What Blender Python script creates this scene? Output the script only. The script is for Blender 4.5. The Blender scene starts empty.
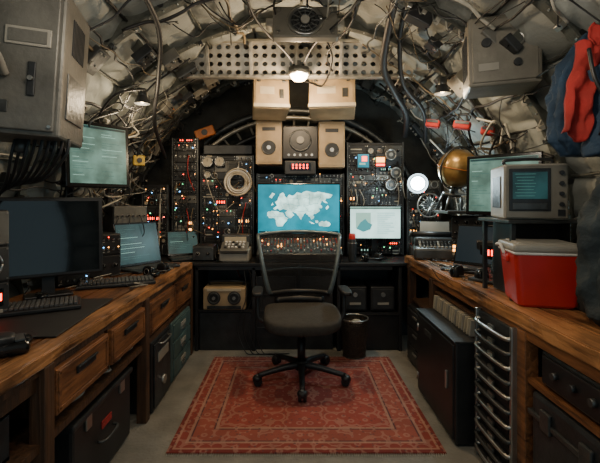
import bpy, bmesh, math, random
from mathutils import Vector, Matrix, Euler, noise
from mathutils.geometry import tessellate_polygon
pi=math.pi
rnd=random.Random(7)

# ------------------------------------------------------------------ materials
def pm(name,col,rough=.5,metal=0,var=.2,scale=9,bump=0,bscale=40,emit=None,es=1,coat=0):
    m=bpy.data.materials.new(name); m.use_nodes=True
    nt=m.node_tree; N=nt.nodes; L=nt.links; bs=N['Principled BSDF']
    bs.inputs['Roughness'].default_value=rough; bs.inputs['Metallic'].default_value=metal
    tc=N.new('ShaderNodeTexCoord')
    nz=N.new('ShaderNodeTexNoise'); nz.inputs['Scale'].default_value=scale; nz.inputs['Detail'].default_value=6
    L.new(tc.outputs['Object'],nz.inputs['Vector'])
    cr=N.new('ShaderNodeValToRGB')
    cr.color_ramp.elements[0].position=.3; cr.color_ramp.elements[1].position=.7
    cr.color_ramp.elements[0].color=[max(0,c*(1-var)) for c in col]+[1]
    cr.color_ramp.elements[1].color=[min(1,c*(1+var)) for c in col]+[1]
    L.new(nz.outputs['Fac'],cr.inputs['Fac']); L.new(cr.outputs['Color'],bs.inputs['Base Color'])
    if bump:
        n2=N.new('ShaderNodeTexNoise'); n2.inputs['Scale'].default_value=bscale; n2.inputs['Detail'].default_value=8
        L.new(tc.outputs['Object'],n2.inputs['Vector'])
        bp=N.new('ShaderNodeBump'); bp.inputs['Strength'].default_value=bump; bp.inputs['Distance'].default_value=.02
        L.new(n2.outputs['Fac'],bp.inputs['Height']); L.new(bp.outputs['Normal'],bs.inputs['Normal'])
    if emit:
        bs.inputs['Emission Color'].default_value=list(emit)+[1]; bs.inputs['Emission Strength'].default_value=es
    if coat: bs.inputs['Coat Weight'].default_value=coat
    return m
def wood(name,c0,c1,axis='Y',rough=.5,scale=3):
    m=bpy.data.materials.new(name); m.use_nodes=True
    nt=m.node_tree; N=nt.nodes; L=nt.links; bs=N['Principled BSDF']; bs.inputs['Roughness'].default_value=rough
    tc=N.new('ShaderNodeTexCoord'); mp=N.new('ShaderNodeMapping')
    s=[14,14,14]; s['XYZ'.index(axis)]=1.1; mp.inputs['Scale'].default_value=s
    L.new(tc.outputs['Object'],mp.inputs['Vector'])
    nz=N.new('ShaderNodeTexNoise'); nz.inputs['Scale'].default_value=scale; nz.inputs['Detail'].default_value=9; nz.inputs['Distortion'].default_value=.8
    L.new(mp.outputs['Vector'],nz.inputs['Vector'])
    big=N.new('ShaderNodeTexNoise'); big.inputs['Scale'].default_value=3.5; big.inputs['Detail'].default_value=5
    L.new(tc.outputs['Object'],big.inputs['Vector'])
    mx=N.new('ShaderNodeMath'); mx.operation='ADD'; L.new(nz.outputs['Fac'],mx.inputs[0]); L.new(big.outputs['Fac'],mx.inputs[1])
    cr=N.new('ShaderNodeValToRGB'); e=cr.color_ramp.elements
    mr=N.new('ShaderNodeMath'); mr.operation='MULTIPLY'; mr.inputs[1].default_value=.5; L.new(mx.outputs[0],mr.inputs[0])
    e[0].position=.38; e[1].position=.62; e[0].color=list(c0)+[1]; e[1].color=list(c1)+[1]
    L.new(mr.outputs[0],cr.inputs['Fac']); L.new(cr.outputs['Color'],bs.inputs['Base Color'])
    bp=N.new('ShaderNodeBump'); bp.inputs['Strength'].default_value=.5; bp.inputs['Distance'].default_value=.01
    L.new(nz.outputs['Fac'],bp.inputs['Height']); L.new(bp.outputs['Normal'],bs.inputs['Normal'])
    return m
M={}
M['black']=pm('black_paint',(.014,.0145,.016),.42,0,.35)
M['blackg']=pm('black_gloss',(.008,.009,.010),.18,0,.2)
M['key']=pm('key_plastic',(.075,.078,.08),.4,0,.2)
M['dark']=pm('dark_grey_metal',(.032,.035,.038),.42,.3,.35,bump=.1)
M['gun']=pm('gunmetal',(.085,.09,.09),.38,.6,.35,bump=.15)
M['grey']=pm('grey_enamel',(.140,.137,.122),.45,.25,.3,6,bump=.15)
M['taupe']=pm('taupe_enamel',(.185,.172,.14),.45,.15,.25,6,bump=.12)
M['ltgrey']=pm('light_grey_plastic',(.30,.285,.245),.5,0,.15,6)
M['beige']=pm('beige_enamel',(.38,.28,.165),.45,.05,.22,7,bump=.08)
M['cream']=pm('cream_plastic',(.48,.42,.31),.5,0,.14)
M['white']=pm('off_white',(.66,.64,.60),.5,0,.08)
M['steel']=pm('steel',(.42,.42,.40),.3,.9,.2)
M['alu']=pm('aluminium_frame',(.36,.34,.29),.4,.5,.3,12,bump=.2)
M['rib']=pm('rib_primer',(.11,.115,.10),.45,.4,.45,12,bump=.25)
M['canvas']=pm('insulation_canvas',(.255,.27,.25),.68,0,.18,2.0,bump=.18,bscale=60)
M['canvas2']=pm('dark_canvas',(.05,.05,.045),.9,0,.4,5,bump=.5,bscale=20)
M['rubber']=pm('rubber',(.010,.010,.011),.55,0,.3)
M['wirew']=pm('pale_wire',(.40,.38,.32),.5,0,.2)
M['wireb']=pm('tan_wire',(.15,.11,.06),.5,0,.2)
M['red']=pm('red_plastic',(.50,.022,.018),.4,0,.15,5,bump=.05)
M['redcloth']=pm('red_cloth',(.33,.020,.018),.85,0,.3,8,bump=.4,bscale=25)
M['bluecloth']=pm('navy_cloth',(.018,.043,.080),.8,0,.35,8,bump=.5,bscale=25)
M['packcloth']=pm('slate_cloth',(.028,.040,.045),.8,0,.4,8,bump=.5,bscale=25)
M['orange']=pm('orange_paint',(.50,.15,.03),.5,0,.2)
M['yellow']=pm('yellow_paint',(.5,.34,.05),.5,0,.2)
M['green']=pm('olive_paint',(.05,.08,.045),.5,0,.2)
M['teal']=pm('grey_green_paint',(.07,.12,.12),.5,.1,.25)
M['brass']=pm('brass_globe',(.40,.25,.085),.32,.55,.5,9,bump=.1)
M['wicker']=pm('bin_mesh',(.055,.044,.032),.5,.4,.5,60,bump=.6,bscale=80)
M['floor']=pm('concrete_floor',(.21,.20,.172),.75,0,.25,5,bump=.35,bscale=50)
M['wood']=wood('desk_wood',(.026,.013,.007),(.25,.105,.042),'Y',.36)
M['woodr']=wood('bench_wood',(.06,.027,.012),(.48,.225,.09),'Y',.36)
M['wood2']=wood('drawer_wood',(.06,.023,.010),(.27,.11,.042),'Y',.45)
M['woodd']=wood('dark_wood',(.025,.014,.008),(.10,.045,.02),'Z',.55)
M['mesh']=pm('chair_mesh',(.016,.016,.017),.8,0,.2)
M['seat']=pm('seat_fabric',(.042,.038,.032),.8,0,.25,40,bump=.4,bscale=200)
M['chairframe']=pm('chair_frame_grey',(.14,.175,.185),.35,.3,.1)
def em(name,c,s,var=.05,scale=9):
    m=pm(name,[x*.12 for x in c],.3,0,.05,emit=c,es=s)
    if var>.1:
        nt=m.node_tree; N=nt.nodes; bs=N['Principled BSDF']; tc=N.new('ShaderNodeTexCoord')
        nz=N.new('ShaderNodeTexNoise'); nz.inputs['Scale'].default_value=scale; nz.inputs['Detail'].default_value=7; nt.links.new(tc.outputs['Object'],nz.inputs['Vector'])
        cr=N.new('ShaderNodeValToRGB'); cr.color_ramp.elements[0].position=.38; cr.color_ramp.elements[1].position=.62
        cr.color_ramp.elements[0].color=[x*(1-var) for x in c]+[1]; cr.color_ramp.elements[1].color=[min(1,x*(1+var*.3)) for x in c]+[1]
        nt.links.new(nz.outputs['Fac'],cr.inputs['Fac']); nt.links.new(cr.outputs['Color'],bs.inputs['Emission Color'])
    return m
M['teals']=em('screen_teal',(.003,.21,.28),1.9,.35,4)
M['maps']=em('map_land',(.55,.88,.78),2.2,.5,12)
M['mapg']=em('map_line',(.08,.34,.36),1.2)
M['whites']=em('screen_pale',(.60,.90,.82),1.9,.2,6)
M['greens']=em('screen_green',(.13,.24,.19),1.2,.5,7)
M['lap']=em('screen_laptop',(.018,.060,.060),.9,.5,8)
M['darks']=em('screen_slate',(.008,.022,.032),.6)
M['textl']=em('screen_text',(.36,.62,.50),1.3)
M['textd']=em('screen_text_dim',(.05,.14,.12),1.0)
M['led_r']=em('led_red',(1,.04,.015),9)
M['led_o']=em('led_amber',(1,.38,.07),7)
M['led_g']=em('led_green',(.15,.9,.35),5)
M['led_b']=em('led_blue',(.15,.5,1),7)
M['bulbw']=em('warm_bulb',(1,.68,.35),40)
M['bulbc']=em('cool_bulb',(.75,.96,1),70)
M['glass']=pm('dark_glass',(.006,.008,.010),.08,0,.1,coat=.5)

# ------------------------------------------------------------------ builder
class B:
    def __init__(s): s.v=[];s.f=[];s.m=[];s.s=[];s.mats=[];s.T=Matrix()
    def mi(s,k):
        if k not in s.mats: s.mats.append(k)
        return s.mats.index(k)
    def raw(s,vs,fs,mat,smooth=False):
        o=len(s.v); i=s.mi(mat)
        s.v+= [s.T@Vector(p) for p in vs]
        for f in fs:
            s.f.append([o+a for a in f]); s.m.append(i); s.s.append(smooth)
    def bm(s,bm,mat,smooth=None):
        o=len(s.v); i=s.mi(mat); bm.verts.index_update()
        s.v+=[s.T@v.co for v in bm.verts]
        for f in bm.faces:
            s.f.append([o+v.index for v in f.verts]); s.m.append(i)
            s.s.append((len(f.verts)<=4) if smooth is None else smooth)
        bm.free()
    def box(s,c,d,mat,bev=0,rot=None,seg=2):
        bm=bmesh.new(); bmesh.ops.create_cube(bm,size=1)
        bmesh.ops.scale(bm,vec=d,verts=bm.verts)
        if bev: bmesh.ops.bevel(bm,geom=bm.edges[:],offset=min(bev,min(d)*.45),segments=seg,affect='EDGES',profile=.5)
        m=Matrix.Translation(c)
        if rot: m=m@Euler(rot).to_matrix().to_4x4()
        bmesh.ops.transform(bm,matrix=m,verts=bm.verts); s.bm(bm,mat,False)
    def cyl(s,c,r,h,mat,axis='Z',n=20,r2=None,rot=None):
        bm=bmesh.new(); bmesh.ops.create_cone(bm,cap_ends=True,segments=n,radius1=r,radius2=r if r2 is None else r2,depth=h)
        m=Matrix.Translation(c)
        if rot: m=m@Euler(rot).to_matrix().to_4x4()
        if axis=='X': m=m@Matrix.Rotation(pi/2,4,'Y')
        if axis=='Y': m=m@Matrix.Rotation(pi/2,4,'X')
        bmesh.ops.transform(bm,matrix=m,verts=bm.verts); s.bm(bm,mat,None)
    def sup(s,c,a,mat,e1=1,e2=1,nu=28,nv=16,rot=None,fn=None):
        R=Euler(rot).to_matrix() if rot else Matrix.Identity(3)
        def p(x,e): return math.copysign(abs(x)**e,x)
        vs=[];fs=[]
        for j in range(nv+1):
            ph=-pi/2+pi*j/nv
            for i in range(nu):
                t=2*pi*i/nu
                q=Vector((a[0]*p(math.cos(ph),e1)*p(math.cos(t),e2),a[1]*p(math.cos(ph),e1)*p(math.sin(t),e2),a[2]*p(math.sin(ph),e1)))
                if fn: q=fn(q)
                vs.append(R@q+Vector(c))
        for j in range(nv):
            for i in range(nu):
                k=(i+1)%nu; fs.append([j*nu+i,j*nu+k,(j+1)*nu+k,(j+1)*nu+i])
        s.raw(vs,fs,mat,True)
    def torus(s,c,R,r,mat,axis='Y',n=28,m=8,rot=None):
        pts=[]
        for i in range(n+1):
            t=2*pi*i/n; a,b=R*math.cos(t),R*math.sin(t)
            q=Vector((a,0,b)) if axis=='Y' else Vector((a,b,0)) if axis=='Z' else Vector((0,a,b))
            if rot: q=Euler(rot).to_matrix()@q
            pts.append(q+Vector(c))
        s.tube(pts,r,mat,m,False)
    def tube(s,pts,r,mat,n=6,sm=True,k=5,r2=None,corr=0):
        pts=[Vector(p) for p in pts]
        if sm and len(pts)>2:
            out=[]
            P=[pts[0]]+pts+[pts[-1]]
            for i in range(1,len(P)-2):
                for j in range(k):
                    t=j/k; a,b,c,d=P[i-1],P[i],P[i+1],P[i+2]
                    out.append(.5*((2*b)+(c-a)*t+(2*a-5*b+4*c-d)*t*t+(3*b-a-3*c+d)*t**3))
            out.append(pts[-1]); pts=out
        vs=[];fs=[]; up=None
        for i,p in enumerate(pts):
            d=(pts[min(i+1,len(pts)-1)]-pts[max(i-1,0)])
            d=d.normalized() if d.length>1e-8 else Vector((0,0,1))
            if up is None: up=d.orthogonal().normalized()
            up=(up-d*up.dot(d)); up=up.normalized() if up.length>1e-6 else d.orthogonal().normalized()
            w=d.cross(up); rr=r if r2 is None else r+(r2-r)*i/(len(pts)-1)
            if corr and i%2: rr*=1-corr
            for a in range(n):
                t=2*pi*a/n; vs.append(p+(up*math.cos(t)+w*math.sin(t))*rr)
        for i in range(len(pts)-1):
            for a in range(n):
                c=(a+1)%n; fs.append([i*n+a,i*n+c,(i+1)*n+c,(i+1)*n+a])
        fs.append(list(range(n))[::-1]); fs.append([(len(pts)-1)*n+a for a in range(n)])
        s.raw(vs,fs,mat,True)
    def lathe(s,c,prof,mat,n=28):
        vs=[];fs=[]
        for r,z in prof:
            for i in range(n):
                t=2*pi*i/n; vs.append((c[0]+r*math.cos(t),c[1]+r*math.sin(t),c[2]+z))
        for j in range(len(prof)-1):
            for i in range(n):
                k=(i+1)%n; fs.append([j*n+i,j*n+k,(j+1)*n+k,(j+1)*n+i])
        s.raw(vs,fs,mat,True)
    def perf(s,nx,nz,fn,mat,hole=.7,sq=False):
        vs=[];fs=[]
        ring=[(-1,-1),(0,-1),(1,-1),(1,0),(1,1),(0,1),(-1,1),(-1,0)]
        for i in range(nx):
            for j in range(nz):
                cu,cv=(i+.5)/nx,(j+.5)/nz; o=len(vs)
                for t in (0,1):
                    for a,b in ring: vs.append(fn(cu+a*.5/nx,cv+b*.5/nz,t))
                    for a,b in ring:
                        if not sq and a and b: a*=.707;b*=.707
                        vs.append(fn(cu+a*.5/nx*hole,cv+b*.5/nz*hole,t))
                for q in range(8):
                    w=(q+1)%8
                    fs.append([o+q,o+w,o+8+w,o+8+q]); fs.append([o+16+q,o+24+q,o+24+w,o+16+w]); fs.append([o+8+q,o+8+w,o+24+w,o+24+q])
        s.raw(vs,fs,mat,False)
    def fin(s,name,loc=(0,0,0),rot=(0,0,0)):
        me=bpy.data.meshes.new(name); me.from_pydata(s.v,[],s.f)
        for k in s.mats: me.materials.append(M[k])
        me.polygons.foreach_set('material_index',s.m); me.polygons.foreach_set('use_smooth',s.s); me.update()
        o=bpy.data.objects.new(name,me); bpy.context.scene.collection.objects.link(o)
        o.location=loc; o.rotation_euler=rot
        return o

# ------------------------------------------------------------------ shell : gathered padded insulation between ribs
CZ,A_,B_=1.15,1.75,1.62
def surf(th,y,ins=0):
    return Vector(((A_-ins)*math.cos(th),y,CZ+(B_-ins)*math.sin(th)))
TH0=-math.asin(1.15/1.62)+.01
RS=.56; Y0,Y1=-1.0,4.52
b=B(); NU,NV=520,300; vs=[];fs=[]
for j in range(NV+1):
    y=Y0+(Y1-Y0)*j/NV
    for i in range(NU+1):
        th=TH0+(pi-2*TH0)*i/NU
        v=((y-.04)/RS)%1
        sv=math.sin(pi*v)
        thw=th+.05*noise.noise(Vector((th*1.3,y*1.2,3)))
        u=(thw/.22)%1
        pil=(abs(math.sin(pi*u))**.55)*(sv**.4)
        ph=noise.noise(Vector((th*2.5,y*2.3,8)))*4
        fold=math.sin(th*62+ph+2.2*noise.noise(Vector((th*6,y*5,2))))
        gath=(1-sv)**1.2+.25+.5*max(0,noise.noise(Vector((th*2,y*1.8,6))))
        drape=noise.noise(Vector((th*3.4,y*3.0,5)))
        cr_=(1-abs(noise.noise(Vector((th*5+y*3,y*5-th*2,11)))))**7
        ins=.012+pil*.062+.009*fold*gath*(.3+pil)+.020*drape*pil+.018*cr_*pil
        vs.append(surf(th,y,ins))
for j in range(NV):
    for i in range(NU):
        a=j*(NU+1)+i; fs.append([a,a+NU+1,a+NU+2,a+1])
b.raw(vs,fs,'canvas',True); b.fin('wall_fuselage')
for k in range(10):
    y=-.96+RS*k
    if y>4.45: break
    b=B(); n=70; vs=[];fs=[]
    prof=[(.0,-.010),(.105,-.010),(.105,-.045),(.117,-.045),(.117,.012),(0,.012)]
    for i in range(n+1):
        th=TH0+.02+(pi-2*TH0-.04)*i/n
        for ins,dy in prof: vs.append(surf(th,y+dy,ins))
    for i in range(n):
        for q in range(6):
            w=(q+1)%6; fs.append([i*6+q,i*6+w,(i+1)*6+w,(i+1)*6+q])
    b.raw(vs,fs,'rib')
    for i in range(80):
        th=TH0+.05+(pi-2*TH0-.1)*i/79
        R=(0,-(th-pi/2),0)
        b.cyl(surf(th,y-.03,.120),.006,.010,'steel','Z',6,rot=R)
        if i%4==0: b.cyl(surf(th,y-.012,.065),.020,.004,'black','Y',12)
        if rnd.random()<.42:
            b.box(surf(th,y-.02,.130),(.03,.045,.03),rnd.choice(['dark','alu','gun','wirew','steel']),.004,rot=R)
            b.tube([surf(th,y-.03,.135),surf(th+.01,y-.06,.165),surf(th+.03,y-.05,.125)],.004,rnd.choice(['steel','rubber','wirew']),5)
    b.fin('fuselage_rib')
b=B()
for q in range(-3,18):
    th=.22*q
    if th<TH0+.05 or th>pi-TH0-.02: continue
    R=(0,-(th-pi/2),0)
    for k in range(46):
        y=Y0+.15+k*.12
        b.cyl(surf(th,y,.020),.011,.012,'gun','Z',8,rot=R)
    b.tube([surf(th+.03*noise.noise(Vector((q,k2*.5,1))),Y0+.1+k2*.27,.050+.02*noise.noise(Vector((q,k2,5)))) for k2 in range(20)],.009,'rib' if q%2 else 'rubber',6)
b.fin('fuselage_stringers')
b=B(); b.box((0,1.75,-.03),(2.5,5.5,.06),'floor'); b.fin('floor')
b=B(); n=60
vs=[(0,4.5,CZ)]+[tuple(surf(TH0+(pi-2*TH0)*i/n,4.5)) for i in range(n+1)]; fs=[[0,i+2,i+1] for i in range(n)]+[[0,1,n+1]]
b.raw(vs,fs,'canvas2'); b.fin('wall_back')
b=B()
for (ry,rx,rz,rr,mt) in [(4.30,1.34,1.16,.04,'gun'),(4.22,1.24,1.07,.022,'alu'),(4.36,1.12,.96,.03,'dark')]:
    b.tube([(rx*math.cos(t),ry,1.15+rz*math.sin(t)) for t in [pi*q/40 for q in range(41)]],rr,mt,8,False)
for q in range(25):
    t=pi*q/24
    b.tube([Vector((1.14*math.cos(t),4.32,1.15+.98*math.sin(t))),Vector((1.38*math.cos(t),4.32,1.15+1.2*math.sin(t)))],.014,'alu',6,False)
b.fin('bulkhead_arch')

# ------------------------------------------------------------------ rug
rx0,rx1,ry0,ry1=-.68,.81,2.12,3.42
cx,cy,hw,hl=(rx0+rx1)/2,(ry0+ry1)/2,(rx1-rx0)/2,(ry1-ry0)/2
m=bpy.data.materials.new('persian_rug'); m.use_nodes=True; nt=m.node_tree; N=nt.nodes; L=nt.links; bs=N['Principled BSDF']
bs.inputs['Roughness'].default_value=.95
tc=N.new('ShaderNodeTexCoord'); sp=N.new('ShaderNodeSeparateXYZ'); L.new(tc.outputs['Object'],sp.inputs[0])
def mth(op,a,bb=None,c=None):
    n=N.new('ShaderNodeMath'); n.operation=op
    for i,q in enumerate((a,bb,c)):
        if q is None: continue
        if isinstance(q,(int,float)): n.inputs[i].default_value=q
        else: L.new(q,n.inputs[i])
    return n.outputs[0]
ax=mth('ABSOLUTE',sp.outputs['X']); ay=mth('ABSOLUTE',sp.outputs['Y'])
dx=mth('SUBTRACT',hw,ax); dy=mth('SUBTRACT',hl,ay); d=mth('MINIMUM',dx,dy)
cr=N.new('ShaderNodeValToRGB'); cr.color_ramp.interpolation='CONSTANT'
stops=[(0,(.24,.035,.028)),(.05,(.48,.24,.17)),(.075,(.34,.06,.045)),(.16,(.48,.25,.18)),(.19,(.15,.05,.055)),(.21,(.40,.10,.07)),(.42,(.15,.05,.055)),(.44,(.48,.25,.18)),(.47,(.40,.080,.06))]
e=cr.color_ramp.elements
e[0].position=0; e[0].color=list(stops[0][1])+[1]; e[1].position=stops[1][0]; e[1].color=list(stops[1][1])+[1]
for p_,c_ in stops[2:]:
    q=e.new(p_); q.color=list(c_)+[1]
L.new(mth('MULTIPLY',d,2.0),cr.inputs['Fac'])
cb=N.new('ShaderNodeCombineXYZ'); L.new(ax,cb.inputs[0]); L.new(ay,cb.inputs[1])
vo=N.new('ShaderNodeTexVoronoi'); vo.inputs['Scale'].default_value=15; vo.feature='F1'; vo.inputs['Randomness'].default_value=.65; L.new(cb.outputs[0],vo.inputs['Vector'])
ring=mth('PINGPONG',mth('MULTIPLY',vo.outputs['Distance'],4.2),1.0)
msk=mth('GREATER_THAN',ring,.66)
vo2=N.new('ShaderNodeTexVoronoi'); vo2.inputs['Scale'].default_value=34; vo2.inputs['Randomness'].default_value=.8; L.new(cb.outputs[0],vo2.inputs['Vector'])
msk2=mth('LESS_THAN',vo2.outputs['Distance'],.25)
md=mth('SQRT',mth('ADD',mth('POWER',ax,2.0),mth('POWER',mth('MULTIPLY',ay,1.1),2.0)))
mdm=mth('LESS_THAN',md,.20)
mx0=N.new('ShaderNodeMix'); mx0.data_type='RGBA'; L.new(mth('MULTIPLY',mdm,.6),mx0.inputs[0]); L.new(cr.outputs[0],mx0.inputs[6]); mx0.inputs[7].default_value=(.20,.04,.04,1)
mx=N.new('ShaderNodeMix'); mx.data_type='RGBA'; L.new(mth('MULTIPLY',msk,.5),mx.inputs[0]); L.new(mx0.outputs[2],mx.inputs[6]); mx.inputs[7].default_value=(.54,.28,.21,1)
mx2=N.new('ShaderNodeMix'); mx2.data_type='RGBA'; L.new(mth('MULTIPLY',msk2,.55),mx2.inputs[0]); L.new(mx.outputs[2],mx2.inputs[6]); mx2.inputs[7].default_value=(.11,.06,.07,1)
nz=N.new('ShaderNodeTexNoise'); nz.inputs['Scale'].default_value=7; nz.inputs['Detail'].default_value=8; L.new(tc.outputs['Object'],nz.inputs['Vector'])
mx3=N.new('ShaderNodeMix'); mx3.data_type='RGBA'; mx3.blend_type='MULTIPLY'; mx3.inputs[0].default_value=.5; L.new(mx2.outputs[2],mx3.inputs[6]); L.new(nz.outputs['Fac'],mx3.inputs[7])
L.new(mx3.outputs[2],bs.inputs['Base Color'])
nf=N.new('ShaderNodeTexNoise'); nf.inputs['Scale'].default_value=260; L.new(tc.outputs['Object'],nf.inputs['Vector'])
bp=N.new('ShaderNodeBump'); bp.inputs['Strength'].default_value=.5; bp.inputs['Distance'].default_value=.004; L.new(nf.outputs['Fac'],bp.inputs['Height']); L.new(bp.outputs[0],bs.inputs['Normal'])
M['rug']=m
b=B(); b.box((0,0,.006),(hw*2,hl*2,.012),'rug',.004)
for i in range(120):
    x=-hw+hw*2*(i+.5)/120
    for sgn in (-1,1):
        b.tube([(x,sgn*hl,.006),(x+rnd.uniform(-.006,.006),sgn*(hl+.02),.003)],.0022,'wirew',4,False)
b.fin('persian_rug',(cx,cy,0))

# ------------------------------------------------------------------ panel faces (XZ plane facing -Y)
def panel(b,x,z,w,h,y,kind,R,base=None):
    base=base or R.choice(['black','dark','dark','black','gun','grey'])
    b.box((x,y,z),(w*.985,.016,h*.97),base,.003)
    f=y-.009
    for sx in (-1,1):
        for sz in (-1,1): b.cyl((x+sx*(w/2-.010),f,z+sz*(h/2-.010)),.004,.004,'steel','Y',6)
    def knob(x,z,r):
        b.cyl((x,f-.001,z),r*1.35,.003,'ltgrey' if R.random()<.3 else 'gun','Y',16)
        b.cyl((x,f-.010,z),r,.02,'blackg','Y',14,r2=r*.85)
        b.box((x,f-.021,z+r*.5),(.002,.002,r*.8),'white')
    if kind=='knobs':
        s=min(h*.42,.05); nx=max(1,int(w/(s*1.3))); nz_=max(1,int(h/(s*1.5)))
        for i in range(nx):
            for j in range(nz_): knob(x-w/2+w*(i+.5)/nx,z-h/2+h*(j+.5)/nz_,s*.28)
    elif kind=='gauge':
        n=max(1,round(w/h)); r=min(w/n,h)*.36
        for i in range(n):
            gx=x-w/2+w*(i+.5)/n
            b.torus((gx,f-.004,z),r,r*.13,'gun',n=24,m=6); b.cyl((gx,f-.001,z),r*.95,.004,R.choice(['cream','blackg','blackg']),'Y',24)
            a=R.uniform(-1.5,1.5); b.box((gx+r*.3*math.sin(a),f-.004,z+r*.3*math.cos(a)),(.003,.002,r*.8),'orange',rot=(0,a,0))
            for q in range(12):
                t=q*pi/6; b.box((gx+r*.75*math.sin(t),f-.004,z+r*.75*math.cos(t)),(.003,.001,.006),'ltgrey',rot=(0,t,0))
    elif kind=='switch':
        nx=max(2,int(w/.032)); nz_=max(1,int(h/.05))
        for i in range(nx):
            for j in range(nz_):
                px,pz=x-w/2+w*(i+.5)/nx,z-h/2+h*(j+.5)/nz_
                b.cyl((px,f-.003,pz),.006,.006,'steel','Y',8); b.tube([(px,f,pz),(px,f-.018,pz+.009)],.0028,'steel',5,False)
                if R.random()<.5: b.box((px,f,pz-.016),(.016,.002,.005),'ltgrey')
                if R.random()<.3: b.cyl((px,f-.002,pz+.018),.004,.005,R.choice(['led_r','led_o','led_g','led_b','led_o']),'Y',8)
    elif kind=='display':
        b.box((x,f-.003,z+h*.1),(w*.7,.006,h*.5),'glass',.002)
        mt=R.choice(['led_r','led_o','textl'])
        n=max(3,int(w/.03))
        for i in range(n):
            if R.random()<.8: b.box((x-w*.28+w*.56*i/(n-1),f-.007,z+h*.1),(w*.3/n,.001,h*.22),mt)
        for i in range(5): b.box((x-w*.3+w*.15*i,f-.003,z-h*.32),(w*.07,.006,h*.12),'ltgrey',.001)
    elif kind=='vent':
        n=max(3,int(h/.014))
        for i in range(n): b.box((x,f-.002,z-h*.4+h*.8*i/(n-1)),(w*.8,.005,.005),'gun',rot=(.5,0,0))
    elif kind=='speaker':
        r=min(w,h)*.38; b.torus((x,f-.003,z),r,.006,'steel',n=28,m=6)
        for q in range(1,5): b.torus((x,f-.002,z),r*q/5,.002,'gun',n=20,m=4)
        b.cyl((x,f-.004,z),r*.2,.012,'gun','Y',16)
    elif kind=='keys':
        nx=max(3,int(w/.034)); nz_=max(2,int(h/.034))
        for i in range(nx):
            for j in range(nz_):
                b.box((x-w*.45+w*.9*(i+.5)/nx,f-.004,z-h*.43+h*.86*(j+.5)/nz_),(w*.62/nx,.01,h*.6/nz_),R.choice(['ltgrey','gun','cream','gun','ltgrey','dark','led_o' if R.random()<.3 else 'gun']),.001)
    elif kind=='labels':
        for i in range(max(2,int(h/.03))):
            b.box((x-w*.1*R.random(),f,z-h*.4+h*.8*i/max(1,int(h/.03)-0)),(w*R.uniform(.3,.7),.002,.012),R.choice(['ltgrey','cream','gun','gun']))
    elif kind=='ports':
        nx=max(2,int(w/.04))
        for i in range(nx):
            px=x-w/2+w*(i+.5)/nx; b.cyl((px,f-.004,z),.011,.012,'steel','Y',10); b.cyl((px,f-.009,z),.007,.010,'black','Y',8)
            if R.random()<.55:
                b.tube([(px,f-.008,z),(px,f-.05,z-.01),(px+R.uniform(-.04,.04),f-.05,z-.1-R.random()*.1),(px+R.uniform(-.1,.1),f-.012,z-.2-R.random()*.15)],.004,R.choice(['rubber','rubber','wirew','wireb','red']),5)
KINDS=['knobs','gauge','switch','display','vent','speaker','keys','labels','ports','switch','knobs','gauge']
def rack(b,x0,x1,z0,z1,y,R,depth=.35,wide=.20,kinds=KINDS,leds=16):
    b.box(((x0+x1)/2,y+.012+depth/2,(z0+z1)/2),(x1-x0,depth,z1-z0),'black',.006)
    for xx in (x0+.007,x1-.007): b.box((xx,y-.004,(z0+z1)/2),(.014,.02,z1-z0),'gun',.002)
    z=z0+.005
    while z<z1-.04:
        h=R.choice([.06,.075,.09,.115]); h=min(h,z1-z-.005)
        n=max(1,round((x1-x0)/R.choice([wide,wide*.6,wide*1.6]))); w=(x1-x0-.03)/n
        for i in range(n): panel(b,x0+.015+w*(i+.5),z+h/2,w,h,y,R.choice(kinds),R)
        if R.random()<.4:
            for sx in (x0+.05,x1-.05): b.tube([(sx,y,z+.012),(sx,y-.03,z+.012),(sx,y-.03,z+h-.012),(sx,y,z+h-.012)],.004,'steel',6,False)
        z+=h
    for i in range(leds):
        b.cyl((R.uniform(x0+.03,x1-.03),y-.011,R.uniform(z0+.05,z1-.03)),R.choice([.004,.005,.006]),.006,R.choice(['led_r','led_o','led_o','led_g','led_b','textl']),'Y',8)
    for i in range(5):   # patch leads
        xa,xb=R.uniform(x0+.04,x1-.04),R.uniform(x0+.04,x1-.04); za,zb=R.uniform(z0+.3,z1-.05),R.uniform(z0+.1,z1-.2)
        b.tube([(xa,y-.005,za),(xa,y-.05,za-.02),((xa+xb)/2,y-.06,min(za,zb)-.08),(xb,y-.05,zb-.02),(xb,y-.005,zb)],.004,R.choice(['rubber','wirew','wireb','rubber']),5)
b=B(); rack(b,-1.22,-.955,.80,1.97,4.0,random.Random(3)); b.fin('radio_rack')
b=B(); rack(b,-.94,-.40,.80,1.80,4.02,random.Random(11),leds=26)
b.box((-.67,4.2,1.86),(.5,.3,.10),'dark',.01); b.fin('radio_rack')
b=B(); rack(b,-.38,.51,.80,1.62,4.06,random.Random(5)); b.fin('radio_rack')
b=B(); rack(b,.53,1.10,.80,1.93,4.02,random.Random(21),leds=28)
b.box((.69,3.995,1.74),(.13,.03,.16),'black',.004); b.box((.69,3.978,1.74),(.11,.004,.13),'teals'); b.box((.70,3.974,1.76),(.05,.003,.05),'led_r'); b.box((.68,3.974,1.71),(.06,.003,.02),'textl')
b.box((.86,3.995,1.74),(.10,.03,.15),'black',.004); b.box((.86,3.978,1.75),(.085,.004,.05),'led_o'); b.box((.86,3.978,1.70),(.085,.004,.02),'led_r')
b.fin('radio_rack')
b=B(); rack(b,1.12,1.46,.80,1.55,3.98,random.Random(8)); b.fin('radio_rack')
b=B(); rack(b,-1.50,-1.24,.80,1.5,3.95,random.Random(9)); b.fin('radio_rack')

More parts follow.
